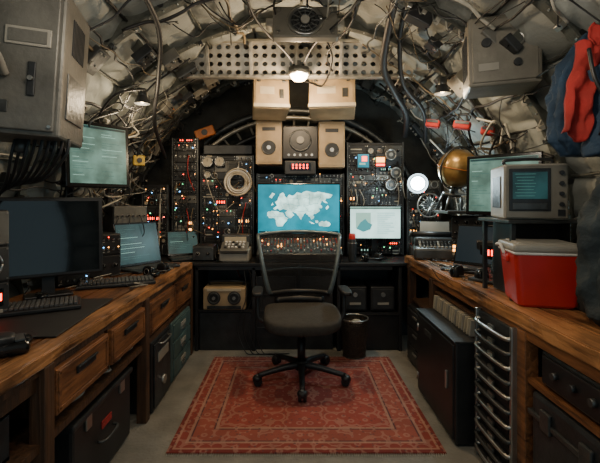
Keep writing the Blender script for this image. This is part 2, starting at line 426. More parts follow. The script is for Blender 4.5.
b=B()
for q in range(7):
    b.torus((-.56+rnd.uniform(-.010,.010),3.955-q*.006,1.52+rnd.uniform(-.010,.010)),.078+q*.009,.007,'white' if q%2 else 'cream',n=32,m=6,rot=(rnd.uniform(-.05,.05),0,rnd.uniform(-.05,.05)))
b.tube([(-.56,3.95,1.63),(-.55,3.96,1.70),(-.56,4.0,1.72)],.008,'steel'); b.fin('coiled_cable')
b=B()
for x,z,r in [(-.86,1.73,.05),(-.74,1.73,.045),(-.86,1.60,.03)]:
    b.cyl((x,3.99,z),r,.04,'black','Y',24); b.torus((x,3.968,z),r,.007,'steel'); b.cyl((x,3.967,z),r*.85,.004,'cream','Y',20); b.box((x,3.963,z+r*.3),(.004,.002,r*.6),'black')
b.fin('pressure_gauges')
for (x,z) in [(.96,1.80),(1.01,1.62),(.96,1.50)]:
    b=B(); b.cyl((x,3.98,z),.055,.04,'gun','Y',24); b.torus((x,3.96,z),.05,.008,'steel'); b.cyl((x,3.955,z),.018,.02,'ltgrey','Y',16); b.fin('dial_gauge')

# ------------------------------------------------------------------ boxes / speakers at top centre
def spkr(name,loc,w,d,h,rot=(0,0,0),mat='beige',face=True):
    b=B(); b.box((0,0,0),(w,d,h),mat,.008)
    f=-d/2
    b.box((0,f-.002,0),(w*.9,.006,h*.9),mat,.003)
    if face:
        b.cyl((0,f-.008,-h*.12),w*.24,.01,'dark','Y',24); b.torus((0,f-.01,-h*.12),w*.25,.006,'gun')
        b.cyl((0,f-.014,-h*.12),w*.08,.012,'steel','Y',16); b.box((0,f-.006,h*.3),(w*.5,.004,h*.08),'dark')
    else:
        b.box((-w*.12,f-.006,.1*h),(w*.4,.003,h*.25),'cream'); b.box((w*.28,f-.008,0),(w*.12,.012,h*.3),'gun',.003)
        b.box((0,f-.008,-h*.42),(w*1.02,.03,h*.12),'cream',.004)
        for sx in (-1,1): b.box((sx*w*.35,f-.008,h*.46),(.03,.014,.04),'gun',.003); b.box((sx*w*.3,0,h/2+.10),(.02,.03,.22),'gun',.003)
        b.tube([(-w*.2,0,h/2),(-w*.2,0,h/2+.04),(w*.2,0,h/2+.04),(w*.2,0,h/2)],.006,'steel',6,False)
    for sx in (-1,1):
        for sz in (-1,1): b.cyl((sx*w*.42,f-.005,sz*h*.42),.005,.005,'steel','Y',6)
    return b.fin(name,loc,rot)
spkr('equipment_box',(-.215,3.62,2.25),.31,.30,.27,(-.16,0,.14),face=False)
spkr('equipment_box',(.345,3.60,2.25),.40,.30,.27,(-.16,.0,-.12),face=False)
spkr('wall_speaker',(-.24,3.92,1.90),.25,.22,.42)
spkr('wall_speaker',(.36,3.92,1.88),.25,.22,.44)
b=B(); b.box((.06,3.93,1.90),(.34,.22,.32),'black',.01); b.cyl((.06,3.815,1.92),.10,.012,'dark','Y',28); b.torus((.06,3.81,1.92),.10,.008,'gun'); b.cyl((.06,3.80,1.92),.035,.02,'ltgrey','Y',20)
for i in range(5): b.cyl((-.05+i*.055,3.813,1.78),.012,.016,'steel','Y',10)
b.fin('loudspeaker_unit')
b=B(); b.box((.06,3.93,1.66),(.30,.22,.13),'dark',.008); b.box((.06,3.815,1.67),(.2,.01,.07),'glass',.002)
for i in range(5): 
    for dz in (-.013,.013): b.box((-.01+i*.034,3.808,1.67+dz),(.014,.002,.018),'led_r')
b.fin('digital_clock')
b=B(); b.box((-.90,4.05,2.03),(.20,.06,.10),'orange',.01,rot=(0,-.35,0)); b.cyl((-.90,4.015,2.03),.03,.01,'dark','Y',14); b.fin('first_aid_box')

b=B()
def pf(u,v,t): return Vector((-.94+1.92*u, 3.30+.012*t-.07*v, 2.37+.25*v))
b.perf(26,4,pf,'alu',.62)
b.box((.02,3.29,2.362),(1.94,.06,.024),'alu',.004); b.box((.02,3.23,2.63),(1.7,.06,.024),'alu',.004)
for x in (-.7,-.35,0.02,.38,.74): b.box((x,3.24,2.495),(.025,.03,.26),'alu',.003,rot=(.27,0,0))
for i in range(26): b.cyl((-.9+i*.073,3.255,2.362),.007,.01,'steel','Y',6)
b.fin('perforated_beam')
b=B(); b.cyl((0,0,.05),.085,.05,'gun','Z',28); b.lathe((0,0,0),[(.07,.03),(.066,.005),(.045,-.018),(0,-.026)],'bulbw'); b.torus((0,0,.028),.08,.010,'steel','Z'); b.box((0,.04,.10),(.03,.03,.10),'gun')
b.fin('ceiling_lamp',(.04,3.18,2.32))
b=B(); b.box((0,0,.0),(.44,.06,.25),'taupe',.01)
for r,t in ((.108,.014),(.08,.008),(.05,.008)): b.torus((0,-.035,0),r,t,'steel' if r>.1 else 'gun',n=32)
b.cyl((0,-.033,0),.105,.008,'black','Y',30); b.cyl((0,-.045,0),.03,.02,'ltgrey','Y',18)
for q in range(12): b.box((.07*math.cos(q*pi/6),-.04,.07*math.sin(q*pi/6)),(.055,.006,.006),'steel',rot=(0,-q*pi/6,0))
for sx in (-1,1):
    b.box((sx*.24,0,0),(.05,.05,.06),'alu',.006)
    for sz in (-1,1): b.cyl((sx*.18,-.035,sz*.09),.012,.02,'steel','Y',8)
b.fin('ceiling_vent_fan',(.075,2.72,2.545),(-.30,0,0))

# ------------------------------------------------------------------ cables
def cab(b,th0,y0,th1,y1,r,mat,sag=.06,R=rnd):
    pts=[]; n=7
    for i in range(n+1):
        t=i/n; th=th0+(th1-th0)*t; y=y0+(y1-y0)*t
        ins=.13+sag*math.sin(pi*t)+R.uniform(-.01,.02)
        pts.append(surf(th+R.uniform(-.015,.015),y+R.uniform(-.02,.02),ins))
    b.tube(pts,r,mat,5,True,4)
CR=random.Random(42)
DK=['rubber']*7+['wireb','gun','wirew']
b=B()
for i in range(110):
    mode=CR.random(); y=CR.uniform(.9,4.2); th=CR.uniform(.1,pi-.1); mt=CR.choice(DK); r=CR.choice([.003,.004,.005,.007,.011])
    if abs(th-pi/2)<.5 and y>2.3: y-=1.4
    if mode<.6: cab(b,th,y,th+CR.uniform(-.10,.10),min(4.3,y+CR.uniform(.5,1.3)),r,mt,CR.uniform(.0,.06),CR)
    else: cab(b,th,y,max(.05,min(pi-.05,th+CR.uniform(-.7,.7))),y+CR.uniform(-.2,.2),r,mt,CR.uniform(.0,.07),CR)
b.fin('ceiling_cables')
b=B()
for i in range(80):
    side=CR.choice([-1,1,-1]); y=CR.uniform(2.6,3.8); th=CR.uniform(-.1,.6)
    pts=[]
    for q in range(6):
        p=surf(th+.09*q*CR.uniform(.5,1)-.1,y+CR.uniform(-.22,.22),.13+CR.uniform(0,.14))
        pts.append(Vector((p.x*side,p.y,max(p.z,.9))))
    b.tube(pts,CR.choice([.003,.005,.008]),CR.choice(DK+['wirew','ltgrey']),5,True,4)
b.fin('cable_tangle')
def hose(pts,r,mat='rubber',corr=.14):
    b=B(); b.tube(pts,r,mat,10,True,24,corr=corr); return b.fin('ventilation_hose')
hose([(.60,2.2,2.62),(.62,2.5,2.56),(.66,2.95,2.35),(.80,3.2,2.22),(.98,3.5,2.10),(1.08,3.9,1.98)],.028)
hose([(.70,2.5,2.58),(.74,2.8,2.45),(.85,3.1,2.25),(1.1,3.4,2.1),(1.25,3.8,1.9)],.018)
hose([(-.3,1.9,2.60),(-.25,2.5,2.5),(-.05,3.0,2.44),(.02,3.18,2.39)],.008,corr=0)
hose([(.5,1.9,2.60),(.35,2.4,2.5),(.15,2.9,2.48),(.06,3.17,2.39)],.008,corr=0)
hose([(.35,2.0,2.60),(.38,2.6,2.52),(.25,3.0,2.44),(.36,3.42,2.40)],.007,corr=0)
hose([(.20,2.9,2.58),(.28,2.95,2.40),(.24,3.3,2.30),(.14,3.45,2.36),(-.1,3.45,2.42)],.007,corr=0)
hose([(-.75,1.8,2.40),(-.78,2.3,2.34),(-.95,2.8,2.2),(-1.15,3.3,1.98),(-1.22,3.8,1.75)],.016)
hose([(-1.45,1.9,1.85),(-1.30,2.1,1.82),(-1.32,2.4,1.92),(-1.42,2.7,1.6)],.014,'dark')
b=B()
for i in range(18):
    x=CR.uniform(-.8,.8); y=CR.uniform(1.9,2.6); z=CZ+(B_-.12)*math.sqrt(max(0,1-(x/A_)**2)); w=CR.uniform(.1,.5); s=CR.uniform(.03,.12)
    x2=max(-.9,min(1,x+w)); z2=CZ+(B_-.12)*math.sqrt(1-(x2/A_)**2)
    b.tube([(x,y,z),(x+w*.2,y+.03,z-s*.7),((x+x2)/2,y+.1,min(z,z2)-s),(x+w*.8,y+.15,z2-s*.6),(x2,y+.2,z2)],CR.choice([.003,.004,.005]),CR.choice(['rubber','rubber','wireb']),5)
b.fin('hanging_wires')
JR=random.Random(15)
def jbox(p,th,w,h,dp,R):
    b=B(); base=R.choice(['grey','gun','dark','taupe','dark','black'])
    b.box((0,0,0),(w,h,dp),base,.006)
    k=R.random()
    for i in range(max(1,int(w/.04))):
        for j in range(max(1,int(h/.045))):
            if R.random()<.6: b.cyl((-w/2+.02+i*.04,-h/2+.02+j*.045,dp/2+.006),R.choice([.006,.009,.013]),.014,R.choice(['steel','blackg','blackg','ltgrey','orange' if R.random()<.2 else 'steel']),'Z',10)
    b.box((0,0,-dp/2-.03),(w*.6,h*.6,.07),'rib')
    if k<.5: b.tube([(0,h/2,0),(0,h/2+.06,.02),(.05,h/2+.12,-.02),(.1,h/2+.22,-.06)],.008,'rubber',6)
    b.fin('junction_box',p,(0,-(th-pi/2)+pi,0))
for i in range(50):
    th=JR.choice([JR.uniform(.15,1.15),pi-JR.uniform(.15,1.15),JR.uniform(1.1,2.0)]); y=JR.uniform(1.9,4.1)
    if abs(th-pi/2)<.45 and y<3: continue
    jbox(surf(th,y,.15),th,JR.uniform(.06,.18),JR.uniform(.06,.18),JR.uniform(.04,.08),JR)

# ------------------------------------------------------------------ desks
def planks(b,x0,x1,y0,y1,z0,z1,n,mat,edge):
    w=(x1-x0)/n
    for i in range(n):
        xa=x0+w*i
        bm=bmesh.new(); bmesh.ops.create_cube(bm,size=1); bmesh.ops.scale(bm,vec=(w-.003,y1-y0,z1-z0),verts=bm.verts)
        bmesh.ops.bevel(bm,geom=bm.edges[:],offset=.006,segments=2,affect='EDGES')
        es=[e for e in bm.edges if abs((e.verts[0].co-e.verts[1].co).y)>1]
        bmesh.ops.subdivide_edges(bm,edges=es,cuts=60,use_grid_fill=True)
        for v in bm.verts:
            p=v.co+Vector((xa,0,0)); k=noise.noise(Vector((p.x*3,p.y*6,p.z*9)))*.007
            v.co.z+=k*.35
            if (i==edge): v.co.x+=noise.noise(Vector((p.z*30,p.y*9,1.3)))*.012*(1 if abs(v.co.x)>w*.3 else 0)
        bmesh.ops.translate(bm,vec=(xa+w/2,(y0+y1)/2,(z0+z1)/2),verts=bm.verts); b.bm(bm,mat,False)
b=B(); YF=3.54
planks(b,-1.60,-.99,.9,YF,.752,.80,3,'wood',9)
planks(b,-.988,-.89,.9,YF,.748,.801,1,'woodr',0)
b.box((-.925,2.22,.735),(.03,2.6,.03),'woodd')
for y in (1.46,2.44,3.50): b.box((-.92,y,.375),(.06,.06,.75),'woodd',.004); b.box((-1.18,y,.375),(.05,.05,.75),'woodd',.004)
def drawer(y0,y1,z0,z1,mat='wood2',x=-.905,pull=True):
    yc,zc=(y0+y1)/2,(z0+z1)/2
    b.box((x-.15,yc,zc),(.28,y1-y0,z1-z0),'woodd')
    b.box((x,yc,zc),(.025,y1-y0-.01,z1-z0-.01),mat,.004)
    fr=.022
    for zz in (z0+fr,z1-fr): b.box((x+.014,yc,zz),(.008,y1-y0-.03,.018),mat,.002)
    for yy in (y0+fr,y1-fr): b.box((x+.014,yy,zc),(.008,.018,z1-z0-.04),mat,.002)
    if pull:
        b.box((x+.016,yc,zc+.03),(.012,.15,.030),'black',.004)
        b.box((x+.024,yc,zc+.045),(.012,.16,.008),'dark',.003)
drawer(1.50,1.93,.53,.715); drawer(1.96,2.40,.53,.715); drawer(2.48,3.02,.50,.715,'wood2'); drawer(3.05,3.47,.50,.715)
b.box((-1.10,1.7,.46),(.38,1.5,.03),'woodd')
b.box((-.93,1.2,.70),(.02,.46,.07),'woodd')
b.box((-1.05,2.96,.47),(.30,.98,.03),'woodd')
b.fin('wooden_workbench')
b=B(); b.box((-1.10,1.98,.20),(.34,.60,.36),'black',.015)
b.box((-1.10,1.98,.385),(.36,.62,.03),'dark',.008)
for y in (1.8,2.15): b.box((-.925,y,.35),(.012,.05,.06),'steel',.003)
b.box((-.927,1.98,.26),(.004,.10,.035),'redcloth'); b.tube([(-.93,1.9,.2),(-.90,1.92,.2),(-.90,2.04,.2),(-.93,2.06,.2)],.007,'gun')
b.box((-1.1,1.98,.01),(.3,.5,.02),'rubber'); b.fin('equipment_trunk')
b=B(); b.box((-1.05,2.69,.23),(.32,.36,.45),'black',.01); b.box((-.885,2.69,.23),(.01,.32,.40),'dark',.004)
b.box((-.878,2.69,.33),(.006,.2,.06),'ltgrey'); b.cyl((-.875,2.69,.15),.03,.02,'steel','X',16); b.tube([(-.88,2.6,.42),(-.85,2.62,.42),(-.85,2.76,.42),(-.88,2.78,.42)],.006,'steel')
b.fin('steel_cabinet')
b=B(); b.box((-1.05,3.17,.23),(.32,.50,.44),'teal',.012)
for i in range(3): b.box((-.886,3.17,.10+i*.135),(.012,.46,.12),'teal',.005); b.box((-.877,3.17,.11+i*.135),(.006,.12,.03),'ltgrey'); b.box((-.875,3.17,.075+i*.135),(.012,.08,.014),'steel',.003)
b.fin('file_drawer_box')
b=B()
for i in range(34):
    y=1.50+rnd.random()*.75; b.tube([(-.95-rnd.random()*.12,y,.485+rnd.random()*.03),(-.93-rnd.random()*.05,y+.08,.488+rnd.random()*.03),(-.96-rnd.random()*.1,y+.16,.483+rnd.random()*.03)],.006,rnd.choice(['steel','wirew','gun','ltgrey']),6)
b.fin('spare_cables')
# small open crates with loose tools below the near shelf and on it
TR=random.Random(5)
for (x,y,z,mt) in [(-1.06,1.62,.0,'woodd'),(-1.08,1.25,.0,'grey'),(-1.08,1.22,.475,'dark')]:
    b=B(); w,d,h=.24,.26,.15
    b.box((0,0,.006),(w,d,.012),mt)
    for sx in (-1,1): b.box((sx*(w/2-.006),0,h/2),(.012,d,h),mt,.002)
    for sy in (-1,1): b.box((0,sy*(d/2-.006),h/2),(w-.024,.012,h),mt,.002)
    for i in range(9):
        px,py=TR.uniform(-.08,.08),TR.uniform(-.08,.08)
        b.cyl((px,py,.11),TR.uniform(.008,.02),.17,TR.choice(['steel','ltgrey','gun','redcloth','cream']),'Z',10,rot=(TR.uniform(-.25,.25),TR.uniform(-.25,.25),0))
    b.fin('tool_crate',(x,y,z))

b=B()
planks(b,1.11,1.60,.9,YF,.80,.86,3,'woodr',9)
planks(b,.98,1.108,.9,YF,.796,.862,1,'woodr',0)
b.box((1.01,2.22,.775),(.03,2.6,.05),'wood2',.004)
for y in (1.75,2.90,3.46): b.box((1.02,y,.39),(.06,.07,.78),'wood2' if y<2 else 'woodd',.004); b.box((1.19,y,.39),(.05,.05,.78),'woodd',.004)
b.box((1.11,1.33,.58),(.22,.78,.02),'wood2'); b.box((1.11,3.18,.5),(.2,.5,.02),'woodd')
b.fin('wooden_workbench')
b=B(); b.box((1.10,2.52,.70),(.20,.62,.012),'woodd'); b.box((1.10,2.52,.575),(.20,.62,.012),'woodd')
for i in range(17):
    y=2.23+i*.036; b.box((1.08,y,.635),(.20,.010,.10),'cream' if i%3 else 'ltgrey',.002,rot=(.25,0,0))
b.fin('paper_sorter')
b=B(); b.box((1.06,2.51,.29),(.36,.66,.56),'black',.01); b.box((.878,2.51,.29),(.012,.62,.52),'black',.005)
b.box((.868,2.28,.33),(.012,.02,.10),'steel',.003); b.box((.869,2.6,.48),(.004,.12,.035),'gun'); b.box((1.06,2.51,.574),(.38,.68,.012),'dark',.004)
for z in (.12,.46): b.cyl((.872,2.81,z),.008,.05,'steel','Z',8)
b.fin('filing_cabinet')
b=B(); b.box((1.10,1.96,.39),(.24,.36,.76),'dark',.004)
for i in range(11):
    z=.06+i*.066
    b.tube([(.985,1.80,z+.01),(.955,1.82,z),(.955,2.09,z),(.985,2.11,z+.01)],.010,'gun' if i%2 else 'steel',8); b.box((.975,1.955,z-.018),(.012,.29,.03),'dark',.003); b.box((.962,1.955,z+.012),(.01,.05,.018),'steel')
for y in (1.785,2.128): b.box((.98,y,.39),(.03,.02,.78),'steel',.004)
b.fin('tray_drawer_tower')
b=B(); b.box((1.14,1.40,.665),(.24,.50,.14),'gun',.01); b.box((1.015,1.40,.665),(.012,.46,.11),'black',.004)
for i in range(4): b.cyl((1.0,1.24+i*.1,.67),.014,.02,'gun' if i%2 else 'dark','X',14)
b.fin('amplifier')
b=B(); b.box((1.14,1.36,.28),(.28,.66,.55),'dark',.02); b.box((1.14,1.36,.46),(.30,.68,.02),'gun',.004)
for y in (1.15,1.36,1.58): b.box((.993,y,.47),(.014,.06,.08),'gun',.004)
b.tube([(.995,1.26,.30),(.965,1.28,.28),(.965,1.42,.28),(.995,1.44,.30)],.008,'gun')
b.box((.996,1.36,.15),(.006,.2,.08),'green'); b.fin('storage_trunk')
b=B(); b.box((1.10,3.17,.24),(.26,.48,.46),'black',.01)
for i in range(3): b.box((.965,3.17,.09+i*.145),(.012,.44,.13),'dark',.004); b.box((.955,3.17,.12+i*.145),(.012,.1,.014),'steel')
b.fin('drawer_unit')

b=B(); b.box((.0,3.985,.775),(2.9,.86,.03),'black',.006)
b.box((0,4.02,.38),(2.3,.05,.76),'black')
b.box((0,3.585,.745),(1.76,.03,.045),'dark',.004)
for x in (-.87,-.36,.40,.95): b.box((x,3.78,.375),(.03,.42,.75),'black',.003)
b.box((-.61,3.78,.36),(.5,.42,.02),'black'); b.box((-.61,3.60,.17),(.48,.02,.34),'dark',.004)
b.box((.0,3.62,.33),(.70,.02,.66),'dark',.003)
for z in (.2,.35,.5): b.box((0,3.605,z),(.66,.006,.006),'gun')
b.box((.675,3.60,.16),(.52,.02,.30),'black',.003)
b.box((.675,3.78,.33),(.52,.42,.02),'black')
b.fin('equipment_counter')
for x in (.55,.80):
    b=B(); b.box((x,3.74,.46),(.22,.28,.22),'black',.012); b.box((x,3.595,.46),(.19,.012,.18),'dark',.004); b.cyl((x,3.585,.50),.02,.012,'steel','Y',12); b.box((x,3.588,.42),(.1,.006,.02),'ltgrey'); b.fin('battery_box')
b=B(); b.box((0,0,0),(.38,.26,.20),'beige',.015)
for sx in (-1,1): b.cyl((sx*.09,-.135,.01),.058,.02,'black','Y',24); b.torus((sx*.09,-.146,.01),.045,.006,'gun'); b.cyl((sx*.09,-.148,.01),.014,.02,'steel','Y',12)
b.box((0,-.134,-.075),(.3,.008,.03),'dark',.002); b.box((0,-.134,.08),(.3,.006,.02),'cream')
b.tube([(-.15,0,.1),(-.14,0,.13),(.14,0,.13),(.15,0,.1)],.008,'dark'); b.fin('reel_tape_recorder',(-.62,3.68,.472))

def monitor(name,loc,rot,w,h,scr,stand=True,deep=.03,content=None,bez=.014,mat='blackg',sh=.12):
    b=B(); b.box((0,0,0),(w,deep,h),mat,.008); b.box((0,-deep/2-.001,0),(w-2*bez,.004,h-2*bez),scr)
    b.box((0,deep/2+.01,0),(w*.6,.03,h*.6),mat,.01)
    if content: content(b,-deep/2-.0045,w-2*bez,h-2*bez)
    if stand:
        b.box((0,.03,-h/2-sh/2),(w*.12,.02,sh+.08),mat,.004); b.box((0,.02,-h/2-sh+.007),(w*.42,.17,.014),mat,.005)
    return b.fin(name,loc,rot)
def poly(b,pts,y,w,h,mat):
    v=[Vector(((u-.5)*w,y,(q-.5)*h)) for u,q in pts]
    b.raw(v,[list(t) for t in tessellate_polygon([v])],mat)
def c_map(b,y,w,h):
    eu=[(.10,.50),(.16,.58),(.13,.66),(.17,.74),(.2,.88),(.25,.92),(.27,.84),(.3,.78),(.33,.86),(.40,.84),(.45,.93),(.52,.90),(.58,.96),(.7,.92),(.78,.94),(.88,.90),(.97,.86),(.94,.78),(.88,.77),(.86,.70),(.90,.62),(.85,.66),(.81,.70),(.79,.62),(.82,.52),(.77,.50),(.79,.44),(.74,.38),(.69,.34),(.70,.26),(.66,.20),(.64,.28),(.60,.34),(.57,.38),(.54,.30),(.51,.20),(.47,.31),(.43,.38),(.38,.40),(.41,.32),(.35,.24),(.30,.30),(.27,.40),(.31,.46),(.24,.48),(.2,.44),(.17,.50),(.13,.46)]
    af=[(.02,.40),(.08,.44),(.18,.42),(.25,.38),(.28,.27),(.33,.25),(.28,.14),(.24,.03),(.16,.03),(.14,.16),(.12,.24),(.04,.25),(.01,.32)]
    au=[(.77,.12),(.81,.17),(.85,.15),(.88,.18),(.94,.10),(.93,.04),(.84,.02),(.78,.04)]
    def rough(p,seed):
        R=random.Random(seed); out=[]
        for i in range(len(p)):
            a,c=p[i],p[(i+1)%len(p)]; out.append(a)
            for t in (.33,.66): out.append((a[0]+(c[0]-a[0])*t+R.uniform(-.008,.008),a[1]+(c[1]-a[1])*t+R.uniform(-.012,.012)))
        return out
    def sq(p): return [(.10+u*.84,.12+v*.78) for u,v in p]
    for k,p in enumerate((eu,af,au,[(.62,.17),(.68,.13),(.71,.10),(.66,.10)],[(.72,.19),(.76,.2),(.76,.13),(.73,.12)],[(.87,.52),(.9,.58),(.92,.55),(.88,.47)],[(.04,.80),(.09,.92),(.13,.88),(.08,.76)],[(.07,.58),(.09,.66),(.11,.60)])): poly(b,sq(rough(p,k)),y,w,h,'maps')
    R=random.Random(2)
    for (a,c) in [((.3,.78),(.34,.5)),((.34,.6),(.56,.58)),((.56,.58),(.6,.44)),((.56,.58),(.76,.62)),((.4,.42),(.56,.44)),((.45,.93),(.48,.6)),((.2,.74),(.24,.5)),((.24,.6),(.34,.62)),((.6,.44),(.74,.46)),((.62,.9),(.64,.6)),((.8,.9),(.76,.62)),((.1,.4),(.16,.1)),((.04,.3),(.26,.3)),((.34,.5),(.4,.42)),((.48,.6),(.4,.42)),((.3,.78),(.48,.75)),((.48,.75),(.64,.78)),((.64,.78),(.8,.8))]:
        a,c=sq([a,c]); x0,z0,x1,z1=(a[0]-.5)*w,(a[1]-.5)*h,(c[0]-.5)*w,(c[1]-.5)*h
        pts=[(x0+(x1-x0)*t+R.uniform(-.008,.008),y-.0005,z0+(z1-z0)*t+R.uniform(-.008,.008)) for t in [q/6 for q in range(7)]]
        b.tube(pts,.0018,'mapg',4,False)
    b.box((0,y,-h*.47),(w*.98,.001,.012),'darks')
    for i in range(8): b.box((-w*.4+i*.03,y-.001,-h*.47),(.014,.001,.008),'textl')
def c_text(seed,rows=14,mat='textd',cols=1,th=.13):
    def f(b,y,w,h):
        R=random.Random(seed)
        b.box((0,y,h*.47),(w*.98,.001,h*.04),'lap')
        for c in range(cols):
            x0=-w*.46+w*c/cols
            for i in range(rows):
                if R.random()<.2: continue
                l=R.uniform(.15,.8)*w/cols; b.box((x0+l/2,y,h*.40-h*.84*i/rows),(l,.001,h*th/rows),mat if R.random()<.7 else 'textl')
    return f
monitor('desktop_monitor',(.045,3.82,1.265),(0,0,0),.80,.49,'teals',content=c_map,sh=.23)
def c_pale(b,y,w,h):
    b.box((0,y,h*.46),(w,.001,h*.06),'greens'); b.box((-w*.24,y,.02),(w*.3,.001,h*.5),'textl')
    poly(b,[(.12,.3),(.2,.5),(.3,.62),(.36,.5),(.44,.44),(.4,.28),(.26,.2)],y-.001,w,h,'mapg')
    R=random.Random(6)
    for i in range(11):
        l=w*R.uniform(.15,.4); b.box((w*.04+l/2,y,.09-i*.019),(l,.001,.004),'mapg')
monitor('desktop_monitor',(.775,3.83,1.135),(0,0,-.04),.50,.325,'whites',content=c_pale,sh=.18)

b=B(); b.T=Matrix.Rotation(.42,4,'X')
b.box((0,0,0),(.76,.30,.06),'gun',.01)
MR=random.Random(4)
for i in range(24):
    x=-.345+i*.03
    for j in range(5): b.cyl((x,-.02+j*.032,.036),.007,.014,MR.choice(['red','orange','ltgrey','white','led_o' if MR.random()<.4 else 'steel']),'Z',8)
    b.box((x,-.085,.031),(.003,.09,.003),'rubber'); b.box((x,-.085+MR.uniform(-.035,.035),.038),(.014,.02,.014),'white' if i%3 else 'red',.002)
b.T=Matrix(); b.box((0,.02,-.065),(.74,.26,.10),'black',.008)
b.fin('audio_mixing_console',(.05,3.68,.905))
b=B(); b.box((0,.02,.06),(.27,.24,.12),'ltgrey',.015); b.box((0,-.05,.13),(.25,.16,.04),'grey',.01,rot=(.5,0,0)); b.box((0,.06,.19),(.26,.14,.10),'gun',.012); b.box((0,-.012,.19),(.2,.008,.06),'cream',.003)
for i in range(6):
    for j in range(3): b.box((-.08+i*.032,-.09+j*.035,.132+j*.019),(.02,.02,.02),'white' if (i+j)%4 else 'dark',.002,rot=(.5,0,0))
b.tube([(-.16,.0,.19),(-.19,0,.1),(-.17,-.05,.02),(-.1,-.14,.01)],.006,'rubber'); b.fin('teleprinter',(-.54,3.70,.79))
b=B(); b.box((0,0,.07),(.2,.2,.14),'dark',.012); panel(b,0,.07,.19,.12,-.105,'knobs',random.Random(3),'gun'); b.fin('radio_receiver',(-.83,3.76,.79))
def phones(loc,rot,s=1):
    b=B()
    b.tube([(.08*math.cos(t)*s,0,.10*math.sin(t)*s) for t in [pi*q/12 for q in range(13)]],.008*s,'black',8,False)
    for sx in (-1,1): b.sup((sx*.08*s,0,-.01),(.022*s,.04*s,.045*s),'blackg',.6,1); b.sup((sx*.062*s,0,-.01),(.014*s,.038*s,.042*s),'rubber',.6,1); b.torus((sx*.1*s,0,-.01),.02*s,.003,'steel','X')
    b.tube([(.09,0,-.05),(.12,-.05,-.03),(.2,-.06,-.03),(.25,0,-.03)],.003,'rubber'); b.fin('headphones',loc,rot)
phones((.72,3.68,.822),(pi/2,0,.4)); phones((1.10,2.50,.89),(pi/2-.1,0,2.2),1.1); phones((-1.02,2.98,.832),(pi/2,0,1.2))
b=B(); b.lathe((0,0,0),[(0,0),(.035,0),(.037,.01),(.037,.17),(.028,.20),(.028,.205)],'dark'); b.lathe((0,0,.205),[(.03,0),(.03,.04),(.024,.05),(0,.05)],'red'); b.torus((0,0,.17),.037,.003,'steel','Z'); b.fin('thermos_flask',(.53,3.64,.79))
b=B()
b.perf(54,16,lambda u,v,t:Vector(((.092+.024*v+.003*t)*math.cos(2*pi*u),(.092+.024*v+.003*t)*math.sin(2*pi*u),.01+.32*v)),'wicker',.45)
b.lathe((0,0,0),[(0,.0),(.094,0),(.096,.02),(.088,.02)],'wicker',36); b.lathe((0,0,0),[(.085,.02),(.102,.28),(0,.27)],'dark',24)
b.torus((0,0,.333),.117,.007,'steel','Z',36); b.torus((0,0,.01),.095,.006,'gun','Z',36)
b.sup((.02,0,.29),(.05,.06,.03),'cream',1,1,10,8); b.fin('wastebasket',(.52,3.45,0))

# ------------------------------------------------------------------ chair
b=B()
for q in range(5):
    t=-pi/2+q*2*pi/5-.05; c_,s_=math.cos(t),math.sin(t)
    b.tube([(.03*c_,.03*s_,.115),(.15*c_,.15*s_,.105),(.33*c_,.33*s_,.075)],.028,'black',10,True,5,r2=.017)
    X,Y=.335*c_,.335*s_
    b.cyl((X,Y,.068),.012,.03,'steel','Z',8)
    for dd in (-.017,.017): b.cyl((X-s_*dd,Y+c_*dd,.038),.030,.022,'rubber','X',18,rot=(0,0,t+pi/2))
    b.sup((X,Y,.055),(.035,.035,.024),'black',.8,1)
b.cyl((0,0,.115),.045,.07,'black','Z',20); b.cyl((0,0,.22),.030,.18,'black','Z',18); b.cyl((0,0,.34),.020,.14,'dark','Z',14)
b.box((0,.02,.405),(.20,.24,.04),'black',.012); b.tube([(.08,.0,.40),(.22,-.02,.39)],.007,'black'); b.sup((.24,-.02,.39),(.03,.012,.008),'black')
def sf(q):
    if q.y<-.14: q.z-=.20*(-q.y-.14)
    q.z+=.16*(q.x**2)
    return q
b.sup((0,-.02,.475),(.28,.27,.048),'seat',.38,.5,48,16,fn=sf)
b.sup((0,-.02,.435),(.25,.235,.02),'black',.3,.4)
def bp(u,v,t=0):
    w=.235+.10*v**.8; y=.27+.10*v+ -.09*(u*u)+ -.05*math.sin(pi*v); return Vector((u*w,y+.004*t,.60+.475*v-.02*(u*u)*v))
b.perf(60,44,lambda u,v,t: bp(2*u-1,v,t),'mesh',.74,True)
for u in (-1,1): b.tube([bp(u,v) for v in [q/12 for q in range(13)]],.019,'chairframe',10,False,r2=.014)
b.tube([bp(u,1) for u in [-1+q/10 for q in range(21)]],.014,'chairframe',10,False)
b.tube([bp(u,0) for u in [-1+q/10 for q in range(21)]],.020,'black',10,False)
b.tube([bp(u,.38)+Vector((0,.012,0)) for u in [-1+q/10 for q in range(21)]],.011,'dark',8,False)
b.tube([bp(u,-.0)+Vector((0,.0,-.06)) for u in [-.8+q/10*.8 for q in range(21)]],.03,'black',8,False)
b.tube([(0,.10,.41),(0,.26,.42),(0,.36,.55),(0,.33,.72),(0,.34,.80)],.024,'black',10)
for sx in (-1,1):
    b.tube([(sx*.20,.02,.42),(sx*.31,.02,.45),(sx*.325,.03,.55),(sx*.325,.04,.645)],.017,'dark',10)
    b.sup((sx*.325,.0,.66),(.04,.13,.018),'rubber',.4,.5)
b.fin('office_chair',(.055,2.98,.012),(0,0,.05))

